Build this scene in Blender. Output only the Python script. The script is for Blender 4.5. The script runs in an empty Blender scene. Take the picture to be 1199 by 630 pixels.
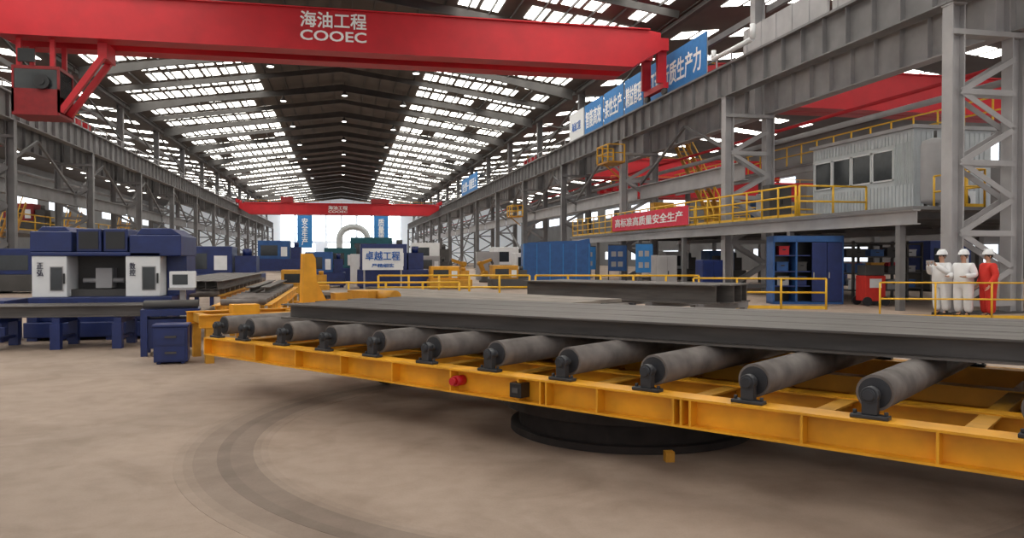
import bpy, math, random
from mathutils import Vector, Matrix
random.seed(7)
S = bpy.context.scene
R = math.radians

# ------------------------------------------------------------------ materials
def mat(name, c, rough=0.6, metal=0.0, var=0.15, scale=4.0, bump=0.0, c2=None, emis=0.0, stretch=None):
    m = bpy.data.materials.new(name); m.use_nodes = True
    nt = m.node_tree; b = nt.nodes['Principled BSDF']
    b.inputs['Roughness'].default_value = rough
    b.inputs['Metallic'].default_value = metal
    if emis > 0:
        b.inputs['Emission Color'].default_value = (*c, 1)
        b.inputs['Emission Strength'].default_value = emis
    tc = nt.nodes.new('ShaderNodeTexCoord')
    mp = nt.nodes.new('ShaderNodeMapping')
    if stretch: mp.inputs['Scale'].default_value = stretch
    nz = nt.nodes.new('ShaderNodeTexNoise'); nz.inputs['Scale'].default_value = scale
    nz.inputs['Detail'].default_value = 5
    cr = nt.nodes.new('ShaderNodeValToRGB')
    cr.color_ramp.elements[0].position = 0.3; cr.color_ramp.elements[1].position = 0.7
    d = c2 if c2 else tuple(x*(1-var) for x in c)
    cr.color_ramp.elements[0].color = (*d, 1)
    cr.color_ramp.elements[1].color = (*tuple(min(1, x*(1+var*0.4)) for x in c), 1)
    nt.links.new(tc.outputs['Object'], mp.inputs['Vector'])
    nt.links.new(mp.outputs['Vector'], nz.inputs['Vector'])
    nt.links.new(nz.outputs['Fac'], cr.inputs['Fac'])
    nt.links.new(cr.outputs['Color'], b.inputs['Base Color'])
    if bump > 0:
        bp = nt.nodes.new('ShaderNodeBump'); bp.inputs['Strength'].default_value = bump
        bp.inputs['Distance'].default_value = 0.02
        nt.links.new(nz.outputs['Fac'], bp.inputs['Height'])
        nt.links.new(bp.outputs['Normal'], b.inputs['Normal'])
    return m

YEL = mat('yellow_paint', (0.78, 0.355, 0.013), 0.5, 0, 0.28, 3, 0.05)
YELD = mat('yellow_paint_worn', (0.55, 0.26, 0.02), 0.6, 0, 0.25, 5, 0.05)
YRAIL = mat('yellow_rail_paint', (0.76, 0.43, 0.02), 0.45, 0, 0.15)
MILL = mat('mill_scale_steel', (0.115, 0.102, 0.096), 0.6, 0.1, 0.4, 3, 0.05, stretch=(0.4, 3, 3))
PLATE = mat('dusty_steel_plate', (0.25, 0.215, 0.185), 0.7, 0.1, 0.3, 2, 0.05)
ROLL = mat('dusty_roller_steel', (0.175, 0.152, 0.142), 0.6, 0.1, 0.4, 6, 0.08)
BEAR = mat('bearing_cast_iron', (0.04, 0.042, 0.05), 0.5, 0.3, 0.3)
RED = mat('crane_red_paint', (0.52, 0.006, 0.016), 0.5, 0, 0.15, 1)
REDD = mat('crane_dark_red_paint', (0.26, 0.008, 0.012), 0.55, 0, 0.2)
GREY = mat('structural_grey_paint', (0.19, 0.185, 0.19), 0.6, 0.0, 0.25, 1)
GREYL = mat('light_grey_paint', (0.38, 0.37, 0.38), 0.6, 0, 0.2, 1)
GREYD = mat('dark_grey_steel', (0.075, 0.07, 0.068), 0.65, 0.1, 0.25, 1)
NAVY = mat('navy_machine_paint', (0.010, 0.024, 0.125), 0.4, 0, 0.25)
BLUE = mat('blue_cabinet_paint', (0.02, 0.09, 0.28), 0.5, 0, 0.2)
BANN = mat('blue_banner_cloth', (0.03, 0.20, 0.52), 0.7, 0, 0.1)
TEAL = mat('teal_paint', (0.01, 0.10, 0.13), 0.6, 0, 0.15)
WHT = mat('white_paint', (0.75, 0.76, 0.78), 0.5, 0, 0.06)
WCAB = mat('white_corrugated_sheet', (0.52, 0.55, 0.57), 0.55, 0, 0.12, 2)
LET = mat('white_lettering', (0.88, 0.88, 0.88), 0.6, 0, 0.03)
LETB = mat('blue_lettering', (0.02, 0.12, 0.45), 0.6, 0, 0.03)
LETK = mat('dark_lettering', (0.05, 0.05, 0.09), 0.6, 0, 0.03)
BLK = mat('black_plastic', (0.012, 0.012, 0.014), 0.35, 0, 0.2)
GLS = mat('dark_window_glass', (0.03, 0.035, 0.04), 0.12, 0, 0.2)
REDB = mat('red_banner_cloth', (0.70, 0.03, 0.07), 0.7, 0, 0.1)
RUST = mat('rusty_iron', (0.026, 0.020, 0.018), 0.95, 0.0, 0.4, 6, 0.2)
WALLM = mat('corrugated_wall_sheet', (0.15, 0.148, 0.152), 0.7, 0, 0.25, 0.3)
WALLE = mat('glowing_end_wall_sheet', (0.75, 0.79, 0.83), 0.7, 0, 0.1, 0.3, emis=0.35)  # slight emission added to the sheet so the end wall looks backlit
CEIL = mat('dark_roof_sheet', (0.115, 0.10, 0.09), 0.8, 0, 0.25, 0.4)
SKYL = mat('skylight_sheet', (1.0, 0.98, 0.90), 0.6, 0, 0.02, 1, emis=5.9)
WINL = mat('daylit_window_pane', (0.92, 0.97, 1.0), 0.5, 0, 0.02, 1, emis=4.5)
WINS = mat('dusty_side_window_pane', (0.85, 0.92, 1.0), 0.5, 0, 0.3, 1, emis=1.5)
LAMP = mat('lamp_lens', (1, 1, 0.95), 0.5, 0, 0.02, 1, emis=6)
SKIN = mat('skin', (0.50, 0.28, 0.19), 0.55, 0, 0.05)
CLW = mat('white_cloth', (0.74, 0.74, 0.76), 0.85, 0, 0.08)
CLR = mat('red_coverall_cloth', (0.62, 0.03, 0.02), 0.8, 0, 0.15)
HAIR = mat('black_hair', (0.012, 0.01, 0.01), 0.6)

TC = (2.70, 7.21, 0); TR = R(-52.2)
def floor_like(name, tint):
    m = bpy.data.materials.new(name); m.use_nodes = True
    nt = m.node_tree; b = nt.nodes['Principled BSDF']; b.inputs['Roughness'].default_value = 0.7
    L = nt.links
    def N(t): return nt.nodes.new(t)
    geo = N('ShaderNodeNewGeometry')      # world position, so floor and track share one dust pattern
    def noise(sc, det, dist=0, rough=.5):
        n = N('ShaderNodeTexNoise'); n.inputs['Scale'].default_value = sc; n.inputs['Detail'].default_value = det
        n.inputs['Distortion'].default_value = dist; n.inputs['Roughness'].default_value = rough
        L.new(geo.outputs['Position'], n.inputs['Vector']); return n
    n1 = noise(.28, 4, .4); n2 = noise(5, 8); n3 = noise(60, 3); n4 = noise(1.1, 6, .8, .6)
    def ramp(src, p0, c0, p1, c1):
        cr = N('ShaderNodeValToRGB'); e = cr.color_ramp.elements
        e[0].position = p0; e[0].color = (*c0, 1); e[1].position = p1; e[1].color = (*c1, 1)
        L.new(src, cr.inputs['Fac']); return cr
    def mul(a, c_):
        mx = N('ShaderNodeMix'); mx.data_type = 'RGBA'; mx.blend_type = 'MULTIPLY'; mx.inputs[0].default_value = 1
        L.new(a, mx.inputs[6]); L.new(c_, mx.inputs[7]); return mx.outputs[2]
    t = tint
    col = ramp(n1.outputs['Fac'], .32, (.285*t,.213*t,.168*t), .66, (.395*t,.30*t,.24*t)).outputs['Color']
    col = mul(col, ramp(n2.outputs['Fac'], .3, (.88,.87,.86), .6, (1,1,1)).outputs['Color'])
    col = mul(col, ramp(n3.outputs['Fac'], .3, (.93,.93,.93), .6, (1,1,1)).outputs['Color'])
    col = mul(col, ramp(n4.outputs['Fac'], .34, (.82,.80,.78), .52, (1,1,1)).outputs['Color'])
    L.new(col, b.inputs['Base Color'])
    bp = N('ShaderNodeBump'); bp.inputs['Strength'].default_value = 0.12; bp.inputs['Distance'].default_value = 0.01
    L.new(n2.outputs['Fac'], bp.inputs['Height']); L.new(bp.outputs['Normal'], b.inputs['Normal'])
    return m
FLOOR = floor_like('dusty_concrete', 1.0)
TRK = [floor_like('track_dust_%d' % i, t) for i, t in enumerate((.93,.84,.73,.64,.56))]

# ------------------------------------------------------------------ mesh helpers
class M:
    def __init__(s): s.v = []; s.f = []; s.sm = []
    def quadbox(s, c8):
        o = len(s.v); s.v += [tuple(p) for p in c8]
        for f in ((0,3,2,1),(4,5,6,7),(0,1,5,4),(1,2,6,5),(2,3,7,6),(3,0,4,7)):
            s.f.append(tuple(o+i for i in f)); s.sm.append(False)
        return s
    def b(s, x0, x1, y0, y1, z0, z1):
        return s.quadbox([(x0,y0,z0),(x1,y0,z0),(x1,y1,z0),(x0,y1,z0),(x0,y0,z1),(x1,y0,z1),(x1,y1,z1),(x0,y1,z1)])
    def frame(s, p0, p1, up=(0,0,1)):
        p0 = Vector(p0); p1 = Vector(p1); d = (p1-p0).normalized(); u = Vector(up)
        if abs(d.dot(u)) > 0.99: u = Vector((0,1,0))
        r = d.cross(u).normalized(); u = r.cross(d).normalized()
        return p0, p1, r, u
    def bar(s, p0, p1, w, h, up=(0,0,1), off=(0,0)):
        p0, p1, r, u = s.frame(p0, p1, up); o = r*off[0]+u*off[1]
        a = [o-r*w/2-u*h/2, o+r*w/2-u*h/2, o+r*w/2+u*h/2, o-r*w/2+u*h/2]
        return s.quadbox([p0+a[0], p0+a[1], p0+a[2], p0+a[3], p1+a[0], p1+a[1], p1+a[2], p1+a[3]])
    def ibeam(s, p0, p1, w, h, tw=0.02, tf=0.03, up=(0,0,1)):
        s.bar(p0, p1, w, tf, up, (0, h/2-tf/2)); s.bar(p0, p1, w, tf, up, (0, -h/2+tf/2)); s.bar(p0, p1, tw, h-2*tf, up)
        return s
    def cyl(s, p0, p1, r, n=14, r2=None, cap=True):
        p0, p1, rr, u = s.frame(p0, p1); r2 = r if r2 is None else r2; o = len(s.v)
        for i in range(n):
            a = 2*math.pi*i/n; s.v.append(tuple(p0+(rr*math.cos(a)+u*math.sin(a))*r))
        for i in range(n):
            a = 2*math.pi*i/n; s.v.append(tuple(p1+(rr*math.cos(a)+u*math.sin(a))*r2))
        for i in range(n):
            j = (i+1) % n; s.f.append((o+i, o+j, o+n+j, o+n+i)); s.sm.append(n > 6)
        if cap:
            s.f.append(tuple(o+i for i in reversed(range(n)))); s.f.append(tuple(o+n+i for i in range(n))); s.sm += [False, False]
        return s
    def tube(s, pts, r, n=16):          # swept tube along a path lying in the XZ plane
        o = len(s.v); k = len(pts)
        for i, p in enumerate(pts):
            t = (pts[min(i+1,k-1)]-pts[max(i-1,0)]).normalized(); a_ = Vector((0,1,0)); b_ = t.cross(a_).normalized()
            for j in range(n):
                a = 2*math.pi*j/n; s.v.append(tuple(p+(a_*math.cos(a)+b_*math.sin(a))*r))
        for i in range(k-1):
            for j in range(n):
                l = (j+1) % n; s.f.append((o+i*n+j, o+i*n+l, o+(i+1)*n+l, o+(i+1)*n+j)); s.sm.append(True)
        return s
    def ring(s, r0, r1, z0, z1, n=64, c=(0,0)):
        o = len(s.v)
        for i in range(n):
            a = 2*math.pi*i/n; ca, sa = math.cos(a), math.sin(a)
            for (r, z) in ((r0,z0),(r1,z0),(r1,z1),(r0,z1)): s.v.append((c[0]+r*ca, c[1]+r*sa, z))
        for i in range(n):
            j = (i+1) % n
            for k in range(4):
                l = (k+1) % 4; s.f.append((o+4*i+k, o+4*j+k, o+4*j+l, o+4*i+l)); s.sm.append(False)
        return s
    def lathe(s, prof, n=20, c=(0,0,0), sx=1, sy=1):
        o = len(s.v); k = len(prof)
        for (r, z) in prof:
            for i in range(n):
                a = 2*math.pi*i/n; s.v.append((c[0]+r*math.cos(a)*sx, c[1]+r*math.sin(a)*sy, c[2]+z))
        for a in range(k-1):
            for i in range(n):
                j = (i+1) % n; s.f.append((o+a*n+i, o+a*n+j, o+(a+1)*n+j, o+(a+1)*n+i)); s.sm.append(True)
        s.f.append(tuple(o+i for i in reversed(range(n)))); s.f.append(tuple(o+(k-1)*n+i for i in range(n))); s.sm += [True, True]
        return s
    def poly(s, prof, y0, y1):
        o = len(s.v); n = len(prof)
        for (x, z) in prof: s.v.append((x, y0, z))
        for (x, z) in prof: s.v.append((x, y1, z))
        for i in range(n):
            j = (i+1) % n; s.f.append((o+i, o+j, o+n+j, o+n+i)); s.sm.append(False)
        s.f.append(tuple(o+i for i in reversed(range(n)))); s.f.append(tuple(o+n+i for i in range(n))); s.sm += [False, False]
        return s
    def mesh(s, name, m):
        me = bpy.data.meshes.new(name); me.from_pydata(s.v, [], s.f)
        me.polygons.foreach_set('use_smooth', s.sm); me.materials.append(m); me.update()
        return me
    def obj(s, name, m, parent=None, label=None, cat=None, loc=(0,0,0), rz=0, group=None, kind=None, bevel=0):
        o = bpy.data.objects.new(name, s.mesh(name, m)); S.collection.objects.link(o)
        finish(o, parent, label, cat, loc, rz, group, kind)
        if bevel:
            bm = o.modifiers.new('bevel', 'BEVEL'); bm.width = bevel; bm.segments = 2; bm.limit_method = 'ANGLE'
        return o

def finish(o, parent=None, label=None, cat=None, loc=(0,0,0), rz=0, group=None, kind=None):
    o.location = loc; o.rotation_euler = (0, 0, rz)
    if parent: o.parent = parent
    if label: o['label'] = label
    if cat: o['category'] = cat
    if group: o['group'] = group
    if kind: o['kind'] = kind
def thing(name, label, cat, loc=(0,0,0), rz=0, group=None):
    e = bpy.data.objects.new(name, None); e.empty_display_size = 0.3; S.collection.objects.link(e)
    finish(e, None, label, cat, loc, rz, group); return e
def ALLCH(o): return [c for c in bpy.data.objects if c.parent == o]
def dup(root, loc, rz=None, label=None):
    def rec(o, par):
        n = o.copy(); S.collection.objects.link(n)
        if par: n.parent = par
        for c in ALLCH(o): rec(c, n)
        return n
    n = rec(root, None); n.location = loc
    if rz is not None: n.rotation_euler = (0, 0, rz)
    if label: n['label'] = label
    return n

def text(body, w, h, m, loc, rot, parent=None, name='lettering', vertical=False, label=None, bold=.03):
    if vertical: body = '\n'.join(body)
    cu = bpy.data.curves.new(name, 'FONT'); cu.body = body; cu.align_x = 'CENTER'; cu.size = 1
    cu.extrude = 0.01; cu.resolution_u = 3
    if vertical: cu.space_line = 0.95
    t = bpy.data.objects.new('tmp', cu); S.collection.objects.link(t)
    bpy.context.view_layer.update()
    dg = bpy.context.evaluated_depsgraph_get()
    me0 = bpy.data.meshes.new_from_object(t.evaluated_get(dg))
    bpy.data.objects.remove(t)
    if len(me0.vertices) == 0: return None
    vs = [v.co.copy() for v in me0.vertices]; fs = [tuple(p.vertices) for p in me0.polygons]
    V = []; F = []
    for (dx, dy, dz) in ((0,0,0),(bold,0,.0006),(0,bold,.0012),(bold,bold,.0018)):
        o_ = len(V); V += [(v.x+dx, v.y+dy, v.z+dz) for v in vs]; F += [tuple(i+o_ for i in f) for f in fs]
    xs = [v[0] for v in V]; ys = [v[1] for v in V]
    cx, cy = (min(xs)+max(xs))/2, (min(ys)+max(ys))/2
    sx = w/max(1e-4, max(xs)-min(xs)); sy = h/max(1e-4, max(ys)-min(ys))
    me = bpy.data.meshes.new(name); me.from_pydata([((v[0]-cx)*sx, (v[1]-cy)*sy, v[2]) for v in V], [], F)
    me.materials.append(m)
    o = bpy.data.objects.new(name, me); S.collection.objects.link(o)
    finish(o, parent, label, loc=loc); o.rotation_euler = rot
    return o
FRONT = (R(90), 0, 0)
INR = (R(90), 0, R(-90))

# ------------------------------------------------------------------ setting
M().b(-45, 50, -12, 219, -0.2, 0).obj('floor', FLOOR, label='dusty beige concrete workshop floor with worn stains', kind='structure')
CY = [19.5+13.5*k for k in range(15)]
def zroof(x): return 17.4-2.5*abs(x)/18.0
c = M()
for sg in (1, -1):
    za, zb = zroof(0), zroof(18)
    c.quadbox([(0,-12,za),(sg*18,-12,zb),(sg*18,219,zb),(0,219,za),(0,-12,za+.2),(sg*18,-12,zb+.2),(sg*18,219,zb+.2),(0,219,za+.2)])
for (xa, xb, za, zb) in ((18, 32, 14.9, 16.5), (32, 50, 16.5, 14.5), (-18, -31, 14.9, 16.3), (-31, -45, 16.3, 14.7)):
    c.quadbox([(xa,-12,za),(xb,-12,zb),(xb,219,zb),(xa,219,za),(xa,-12,za+.2),(xb,-12,zb+.2),(xb,219,zb+.2),(xa,219,za+.2)])
c.obj('ceiling', CEIL, label='dark corrugated steel workshop roof', kind='structure')
M().b(-45, 50, 218.4, 219, 0, 17.5).obj('wall_far', WALLE, label='pale sheet end wall of the hall with added glow', kind='structure')
M().b(49.5, 50, -12, 219, 0, 15).obj('wall_right', WALLM, label='grey corrugated side wall', kind='structure')
M().b(-45, -44.5, -12, 219, 0, 15).obj('wall_left', WALLM, label='grey corrugated side wall', kind='structure')

wn = [0]
def skyband(x0, x1, zf, sg, hw, miss):
    m = M(); x = x0
    while x+1.1 <= x1:
        if random.random() > miss:
            a, b_ = sg*x, sg*(x+1.06); za, zb = zf(a)-0.04, zf(b_)-0.04; h2 = hw*random.choice((1, 1, .88))
            m.quadbox([(a,-h2,za),(b_,-h2,zb),(b_,h2,zb),(a,h2,za),(a,-h2,za+.03),(b_,-h2,zb+.03),(b_,h2,zb+.03),(a,h2,za+.03)])
        x += 1.32
    return m
for sg in (1, -1):
    mes = [skyband(6.7, 17.4, zroof, sg, 1.12, .08).mesh('window', SKYL) for i in range(7)]
    y = -2; i = 0
    while y < 216:
        wn[0] += 1
        o = bpy.data.objects.new('window_%d' % wn[0], mes[i*5 % 7]); S.collection.objects.link(o)
        o.location = (0, y, 0); o['kind'] = 'structure'; o['label'] = 'row of translucent skylight panels in the roof'
        y += 3.375; i += 1
def zside(x): return 14.9+1.6*(x-18)/14 if x < 32 else 16.5-2.0*(x-32)/18
def zsidel(x): return 14.9+1.4*(-x-18)/13 if x > -31 else 16.3-1.6*(-x-31)/14
for (zf, sg, xa, xb) in ((zside, 1, 20, 47), (zsidel, -1, 20, 43)):
    mes = [skyband(xa, xb, zf, sg, .9, .25).mesh('window', SKYL) for i in range(4)]
    y = 5; i = 0
    while y < 200:
        wn[0] += 1
        o = bpy.data.objects.new('window_%d' % wn[0], mes[i % 4]); S.collection.objects.link(o)
        o.location = (0, y, 0); o['kind'] = 'structure'; o['label'] = 'row of translucent skylight panels in the side bay roof'
        y += 6.75; i += 1
def wobj(m, label, mt=WINL):
    wn[0] += 1; return m.obj('window_%d' % wn[0], mt, kind='structure', label=label)
for x in range(-16, 16, 4):
    m = M()
    for i in range(3):
        for j in range(5): m.b(x+0.3+i*1.15, x+1.3+i*1.15, 218.3, 218.38, 6.0+j*1.9, 7.7+j*1.9)
    wobj(m, 'bright multi-pane window high in the end wall')
for x in (-13, -3.5, 5.5):
    wobj(M().b(x, x+6, 218.3, 218.38, 0.4, 5.2), 'bright daylight opening at the end of the hall')
for y in range(10, 200, 14):
    for X in (49.4, -44.44):
        wobj(M().b(X-.03, X+.03, y, y+9, 1.2, 2.6), 'low strip window in the side wall', WINS)
        wobj(M().b(X-.03, X+.03, y, y+9, 9.0, 10.6), 'high strip window in the side wall', WINS)

# ------------------------------------------------------------------ columns
LBLC = 'grey painted laced steel column carrying the crane runway'
def column_parts(detailed):
    e = thing('steel_column', LBLC, 'column', group='laced steel columns along the hall')
    g = GREYL if detailed else GREY
    M().ibeam((-1.0,0,0),(-1.0,0,8.74),.40,.42,.03,.04,up=(1,0,0)).obj('column_leg', g, e)
    M().ibeam((1.0,0,0),(1.0,0,7.9),.40,.42,.03,.04,up=(1,0,0)).obj('column_leg', g, e)
    M().ibeam((.45,0,8.05),(.45,0,14.8),.42,.5,.03,.04,up=(1,0,0)).obj('upper_column', g, e)
    bars = []
    z = 0.3; k = 0
    while z < 7.2:
        for yy in (-.20, .20):
            a, b_ = ((-.9,yy,z),(.9,yy,z+1.0)) if k % 2 == 0 else ((.9,yy,z),(-.9,yy,z+1.0))
            bars.append((a, b_))
            if k % 2 == 0: bars.append(((-.9,yy*1.1,z),(.9,yy*1.1,z)))
        z += 1.0; k += 1
    if detailed:
        for a, b_ in bars: M().bar(a, b_, .025, .16).obj('lacing_bar', GREYL, e)
    else:
        m = M()
        for a, b_ in bars: m.bar(a, b_, .03, .14)
        m.obj('lacing', GREY, e)
    M().b(-1.2,1.2,-.22,.22,7.9,8.05).obj('cap_beam', g, e)
    M().b(-1.23,-.77,-.23,.23,8.74,8.79).obj('cap_plate', g, e)
    M().b(-1.3,1.3,-.35,.35,0,.06).obj('base_plate', GREYD, e)
    return e
cd = column_parts(True); cd.location = (18, CY[0], 0)
for y in CY[1:3]: dup(cd, (18, y, 0))
cf = column_parts(False); cf.location = (18, CY[3], 0)
for y in CY[4:]: dup(cf, (18, y, 0))
for y in CY[2:]: dup(cf, (-18, y, 0), R(180))

def runway(sx, ht, h, name, label, k0, mt):
    m = M(); z1 = ht; z0 = ht-h
    m.b(-.03,.03,0,13.46,z0,z1).b(-.25,.25,0,13.46,z0,z0+.05).b(-.25,.25,0,13.46,z1-.05,z1)
    y = .6
    while y < 13.4: m.b(-.2,.2,y,y+.03,z0+.05,z1-.05); y += 1.35
    m.b(-.06,.06,0,13.46,z1,z1+.14)
    me = m.mesh(name, mt)
    for k in range(k0, 15):
        o = bpy.data.objects.new(name, me); S.collection.objects.link(o)
        finish(o, label=label, cat='girder', loc=(sx, CY[k]-13.48, 0), group=name+'s along the hall')
runway(17.0, 10.2, 1.4, 'runway_girder', 'grey stiffened steel crane runway girder on the columns', 0, GREY)
runway(-17.0, 10.2, 1.4, 'runway_girder', 'grey stiffened steel crane runway girder on the columns', 2, GREY)
runway(19.1, 9.6, 1.5, 'runway_girder', 'pale grey crane runway girder facing the side bay', 0, GREYL)
runway(-19.1, 9.6, 1.5, 'runway_girder', 'pale grey crane runway girder facing the side bay', 2, GREY)
def perbay(mk, name, mt, label, cat, X, k0, k1=15):
    me = mk.mesh(name, mt)
    for k in range(k0, k1):
        o = bpy.data.objects.new(name, me); S.collection.objects.link(o)
        finish(o, label=label, cat=cat, loc=(X, CY[k]-13.5, 0), group=name+'s along the column row')
for X, k0 in ((18, 2), (-18, 3)):
    s_ = 1 if X > 0 else -1
    perbay(M().ibeam((0,.25,5.55),(0,13.25,5.55),.35,.85,.03,.05), 'tie_beam', GREYL if X > 0 else GREY, 'grey steel tie beam between two columns', 'beam', X, k0)
    perbay(M().ibeam((0,.25,14.5),(0,13.25,14.5),.3,.4,.03,.05), 'eave_beam', GREYD, 'dark steel eave beam under the roof edge', 'beam', X, k0-1)
    rl = M()
    for z in (10.75, 11.3): rl.b(-.03,.03,.02,13.48,z-.03,z+.03)
    for i in range(9): rl.b(-.03,.03,i*1.5+.02,i*1.5+.08,10.46,11.33)
    rl.b(-.25,.25,.02,13.48,10.38,10.46)
    perbay(rl, 'walkway_railing', GREYL, 'grey walkway with handrail beside the crane runway', 'railing', X-s_*.02, k0-2 if X > 0 else k0-1)
    gr = M().bar((0,.3,6.1),(0,6.7,8.6),.14,.14).bar((0,13.2,6.1),(0,6.8,8.6),.14,.14)
    perbay(gr, 'cross_brace', GREY, 'grey inverted-V steel bracing between columns', 'brace', X, k0)
    ub = M().bar((0,.3,11.6),(0,13.2,14.2),.12,.12).bar((.14,13.2,11.6),(.14,.3,14.2),.12,.12)
    me = ub.mesh('cross_brace', GREYD)
    for k in range(3, 15):
        o = bpy.data.objects.new('cross_brace', me); S.collection.objects.link(o)
        finish(o, label='dark X bracing between two upper columns', cat='brace', loc=(X+s_*.45, CY[k]-13.5, 0), group='cross_braces along the column row')
    perbay(M().b(-.1,.1,.3,13.2,12.6,12.9), 'side_rail_beam', GREY, 'grey horizontal beam between the upper columns', 'beam', X+s_*.8, k0-1)
    lr = M().bar((0,.3,.3),(0,13.2,5.0),.14,.14).bar((.16,13.2,.3),(.16,.3,5.0),.14,.14)
    me = lr.mesh('cross_brace', GREY)
    for k in (5, 8, 11, 13):
        o = bpy.data.objects.new('cross_brace', me); S.collection.objects.link(o)
        finish(o, label='grey X bracing between two columns', cat='brace', loc=(X, CY[k]-13.5, 0), group='cross_braces along the column row')
wp = M().b(-.03,.03,.05,6.4,10.47,11.75)
for i in range(6): wp.b(-.06,-.03,.05+i*1.2,.13+i*1.2,10.47,11.75)
me = wp.mesh('sheet_metal_screen', GREYL)
for y in (19.8, 26.4):
    o = bpy.data.objects.new('sheet_metal_screen', me); S.collection.objects.link(o)
    finish(o, label='pale grey sheet metal screen along the crane walkway', cat='screen', loc=(17.68, y, 0), group='sheet metal screens on the walkway')
def pipe(X, r, z, y0, mt, label):
    m = M().cyl((X,y0,z),(X,200,z),r); s_ = 1 if X > 0 else -1
    for y in CY:
        if y > y0-1: m.b(min(X,19.22*s_),max(X,19.22*s_),y-.04,y+.04,z-.04,z+.04)
    m.obj('service_pipe', mt, label=label, cat='pipe')
pipe(19.6, .11, 6.9, 19.4, GREYL, 'long pale grey service pipe along the column row')
pipe(19.6, .07, 7.4, 19.4, RED, 'thin red fire water pipe along the column row')
pipe(-19.6, .11, 6.9, 46.4, GREYL, 'long pale grey service pipe along the column row')
M().cyl((16.55,33.5,11.0),(16.55,33.5,10.6),.11).cyl((16.55,33.5,10.6),(16.55,30,10.6),.11).cyl((16.55,30,10.6),(16.55,30,11.2),.11).obj('ventilation_pipe', WHT, label='white bent pipe at the crane walkway', cat='pipe')

# rafters and purlins
rf = M()
for sg in (1, -1):
    p = [(sg*17.7,13.9),(sg*17.7,14.75),(0,17.2),(0,16.6),(sg*12,15.1)]
    rf.poly(p if sg > 0 else p[::-1], -.015, .015)
    for a, b_ in (((sg*17.7,13.9),(sg*12,15.1)),((sg*12,15.1),(0,16.6))):
        rf.bar((a[0],0,a[1]),(b_[0],0,b_[1]),.24,.04)
me = rf.mesh('roof_rafter', GREYD)
for yy in [12.75]+CY:
    o = bpy.data.objects.new('roof_rafter', me); S.collection.objects.link(o)
    finish(o, label='dark tapered steel roof rafter spanning the hall', cat='rafter', loc=(0, yy, 0), group='roof rafters')
rf2 = M()
for sg in (1, -1): rf2.bar((0,0,zroof(0)-.42),(sg*17.6,0,zroof(17.6)-.42),.14,.4)
me = rf2.mesh('intermediate_rafter', GREYD)
for y in CY[1:]:
    o = bpy.data.objects.new('intermediate_rafter', me); S.collection.objects.link(o)
    finish(o, label='slim dark intermediate rafter under the roof', cat='rafter', loc=(0, y-6.75, 0), group='intermediate roof rafters')
me = M().b(-.035,.035,0,206,-.16,0).mesh('roof_purlin', GREYD)
for sg in (1,-1):
    for i in range(0, 13):
        x = sg*(0.69+i*1.32)
        o = bpy.data.objects.new('roof_purlin', me); S.collection.objects.link(o)
        finish(o, label='dark steel purlin under the roof sheet', cat='purlin', loc=(x, 12, zroof(x)-.06), group='roof purlins')
lm = thing('high_bay_lamp', 'small round white high-bay lamp under the roof', 'lamp', (-5, 60, 15.4), group='high-bay lamps')
M().lathe([(.28,0),(.3,.05),(.12,.3),(.06,.45)],12).obj('lamp_shade', GREYD, lm)
M().lathe([(.24,-.03),(.24,0)],12).obj('lamp_lens', LAMP, lm)
M().cyl((0,0,.45),(0,0,1.2),.02,6).obj('hanger_rod', GREYD, lm)
for y in (60,73,87,101,115,129,143):
    for x in (-5, 5.5, 0.3):
        if (x, y) != (-5, 60): dup(lm, (x, y, 15.4 if abs(x) > 1 else 16.1))

# ------------------------------------------------------------------ cranes
def crane(Y, x0, x1, zb, zt, gap, label, cz=None, dark=RED, ec=.9, slim=False):
    e = thing('bridge_crane', label, 'crane', (0, Y, 0)); cz = zb if cz is None else cz
    for i, yy in enumerate((0, gap)):
        m = M()
        m.poly([(x0+.35,zb+.9),(x0+1.9,zb),(x1-1.9,zb),(x1-.35,zb+.9),(x1-.35,zt-.1),(x1-1,zt),(x0+1,zt),(x0+.35,zt-.1)], yy-.45, yy+.45)
        m.b(x0+1,x1-1,yy-.6,yy+.6,zt,zt+.06)
        m.b(x0+1.9,x1-1.9,yy-.55,yy+.55,zb-.05,zb)
        m.b(x0+1,x1-1,yy-.05,yy+.05,zt+.06,zt+.2)
        m.obj('box_girder', dark, e)
    for x in (x0, x1):
        hh = .3 if slim else .6
        m = M().b(x-.15,x+.15,-ec,gap+ec,cz+.35,cz+.35+hh)
        ztop = max(cz+.35+hh, zb+1.2)
        for yy in (0, gap):
            if slim and zb > cz: m.b(x-.4,x+.12,yy-.1,yy+.1,cz+.35+hh,zb+1.1).b(x-.4,x+.12,yy-.4,yy+.4,zb+.95,zb+1.6)
            else: m.b(min(x,x-.5*(1 if x>0 else -1)),max(x,x-.5*(1 if x>0 else -1)),yy-.3,yy+.3,cz+.36,cz+.36+hh*.8)
        m.obj('end_carriage', dark, e)
        for yy in (-ec+.2, gap+ec-.2):
            M().cyl((x-.1,yy,cz+.2),(x+.1,yy,cz+.2),.2,18).obj('crane_wheel', GREYD, e)
    M().b(x0+1,x1-1,gap+.5,gap+1.2,zt-.1,zt-.04).obj('walkway_deck', GREYD, e)
    m = M()
    for z in (zt+.4, zt+.8): m.b(x0+1,x1-1,gap+1.16,gap+1.2,z-.02,z+.02)
    x = x0+1
    while x < x1-1: m.b(x,x+.04,gap+1.16,gap+1.2,zt-.04,zt+.8); x += 2
    m.obj('handrail', YRAIL, e)
    return e
cr = crane(40.3, -17.0, 17.0, 11.7, 13.65, 2.2, 'large red double-girder overhead bridge crane with white lettering', 10.34, ec=.3, slim=True)
text('海油工程', 3.15, .78, LET, (-.35, -.475, 13.15), FRONT, cr, label='white company lettering')
text('COOEC', 3.15, .5, LET, (-.35, -.475, 12.38), FRONT, cr, label='white company lettering')
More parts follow.
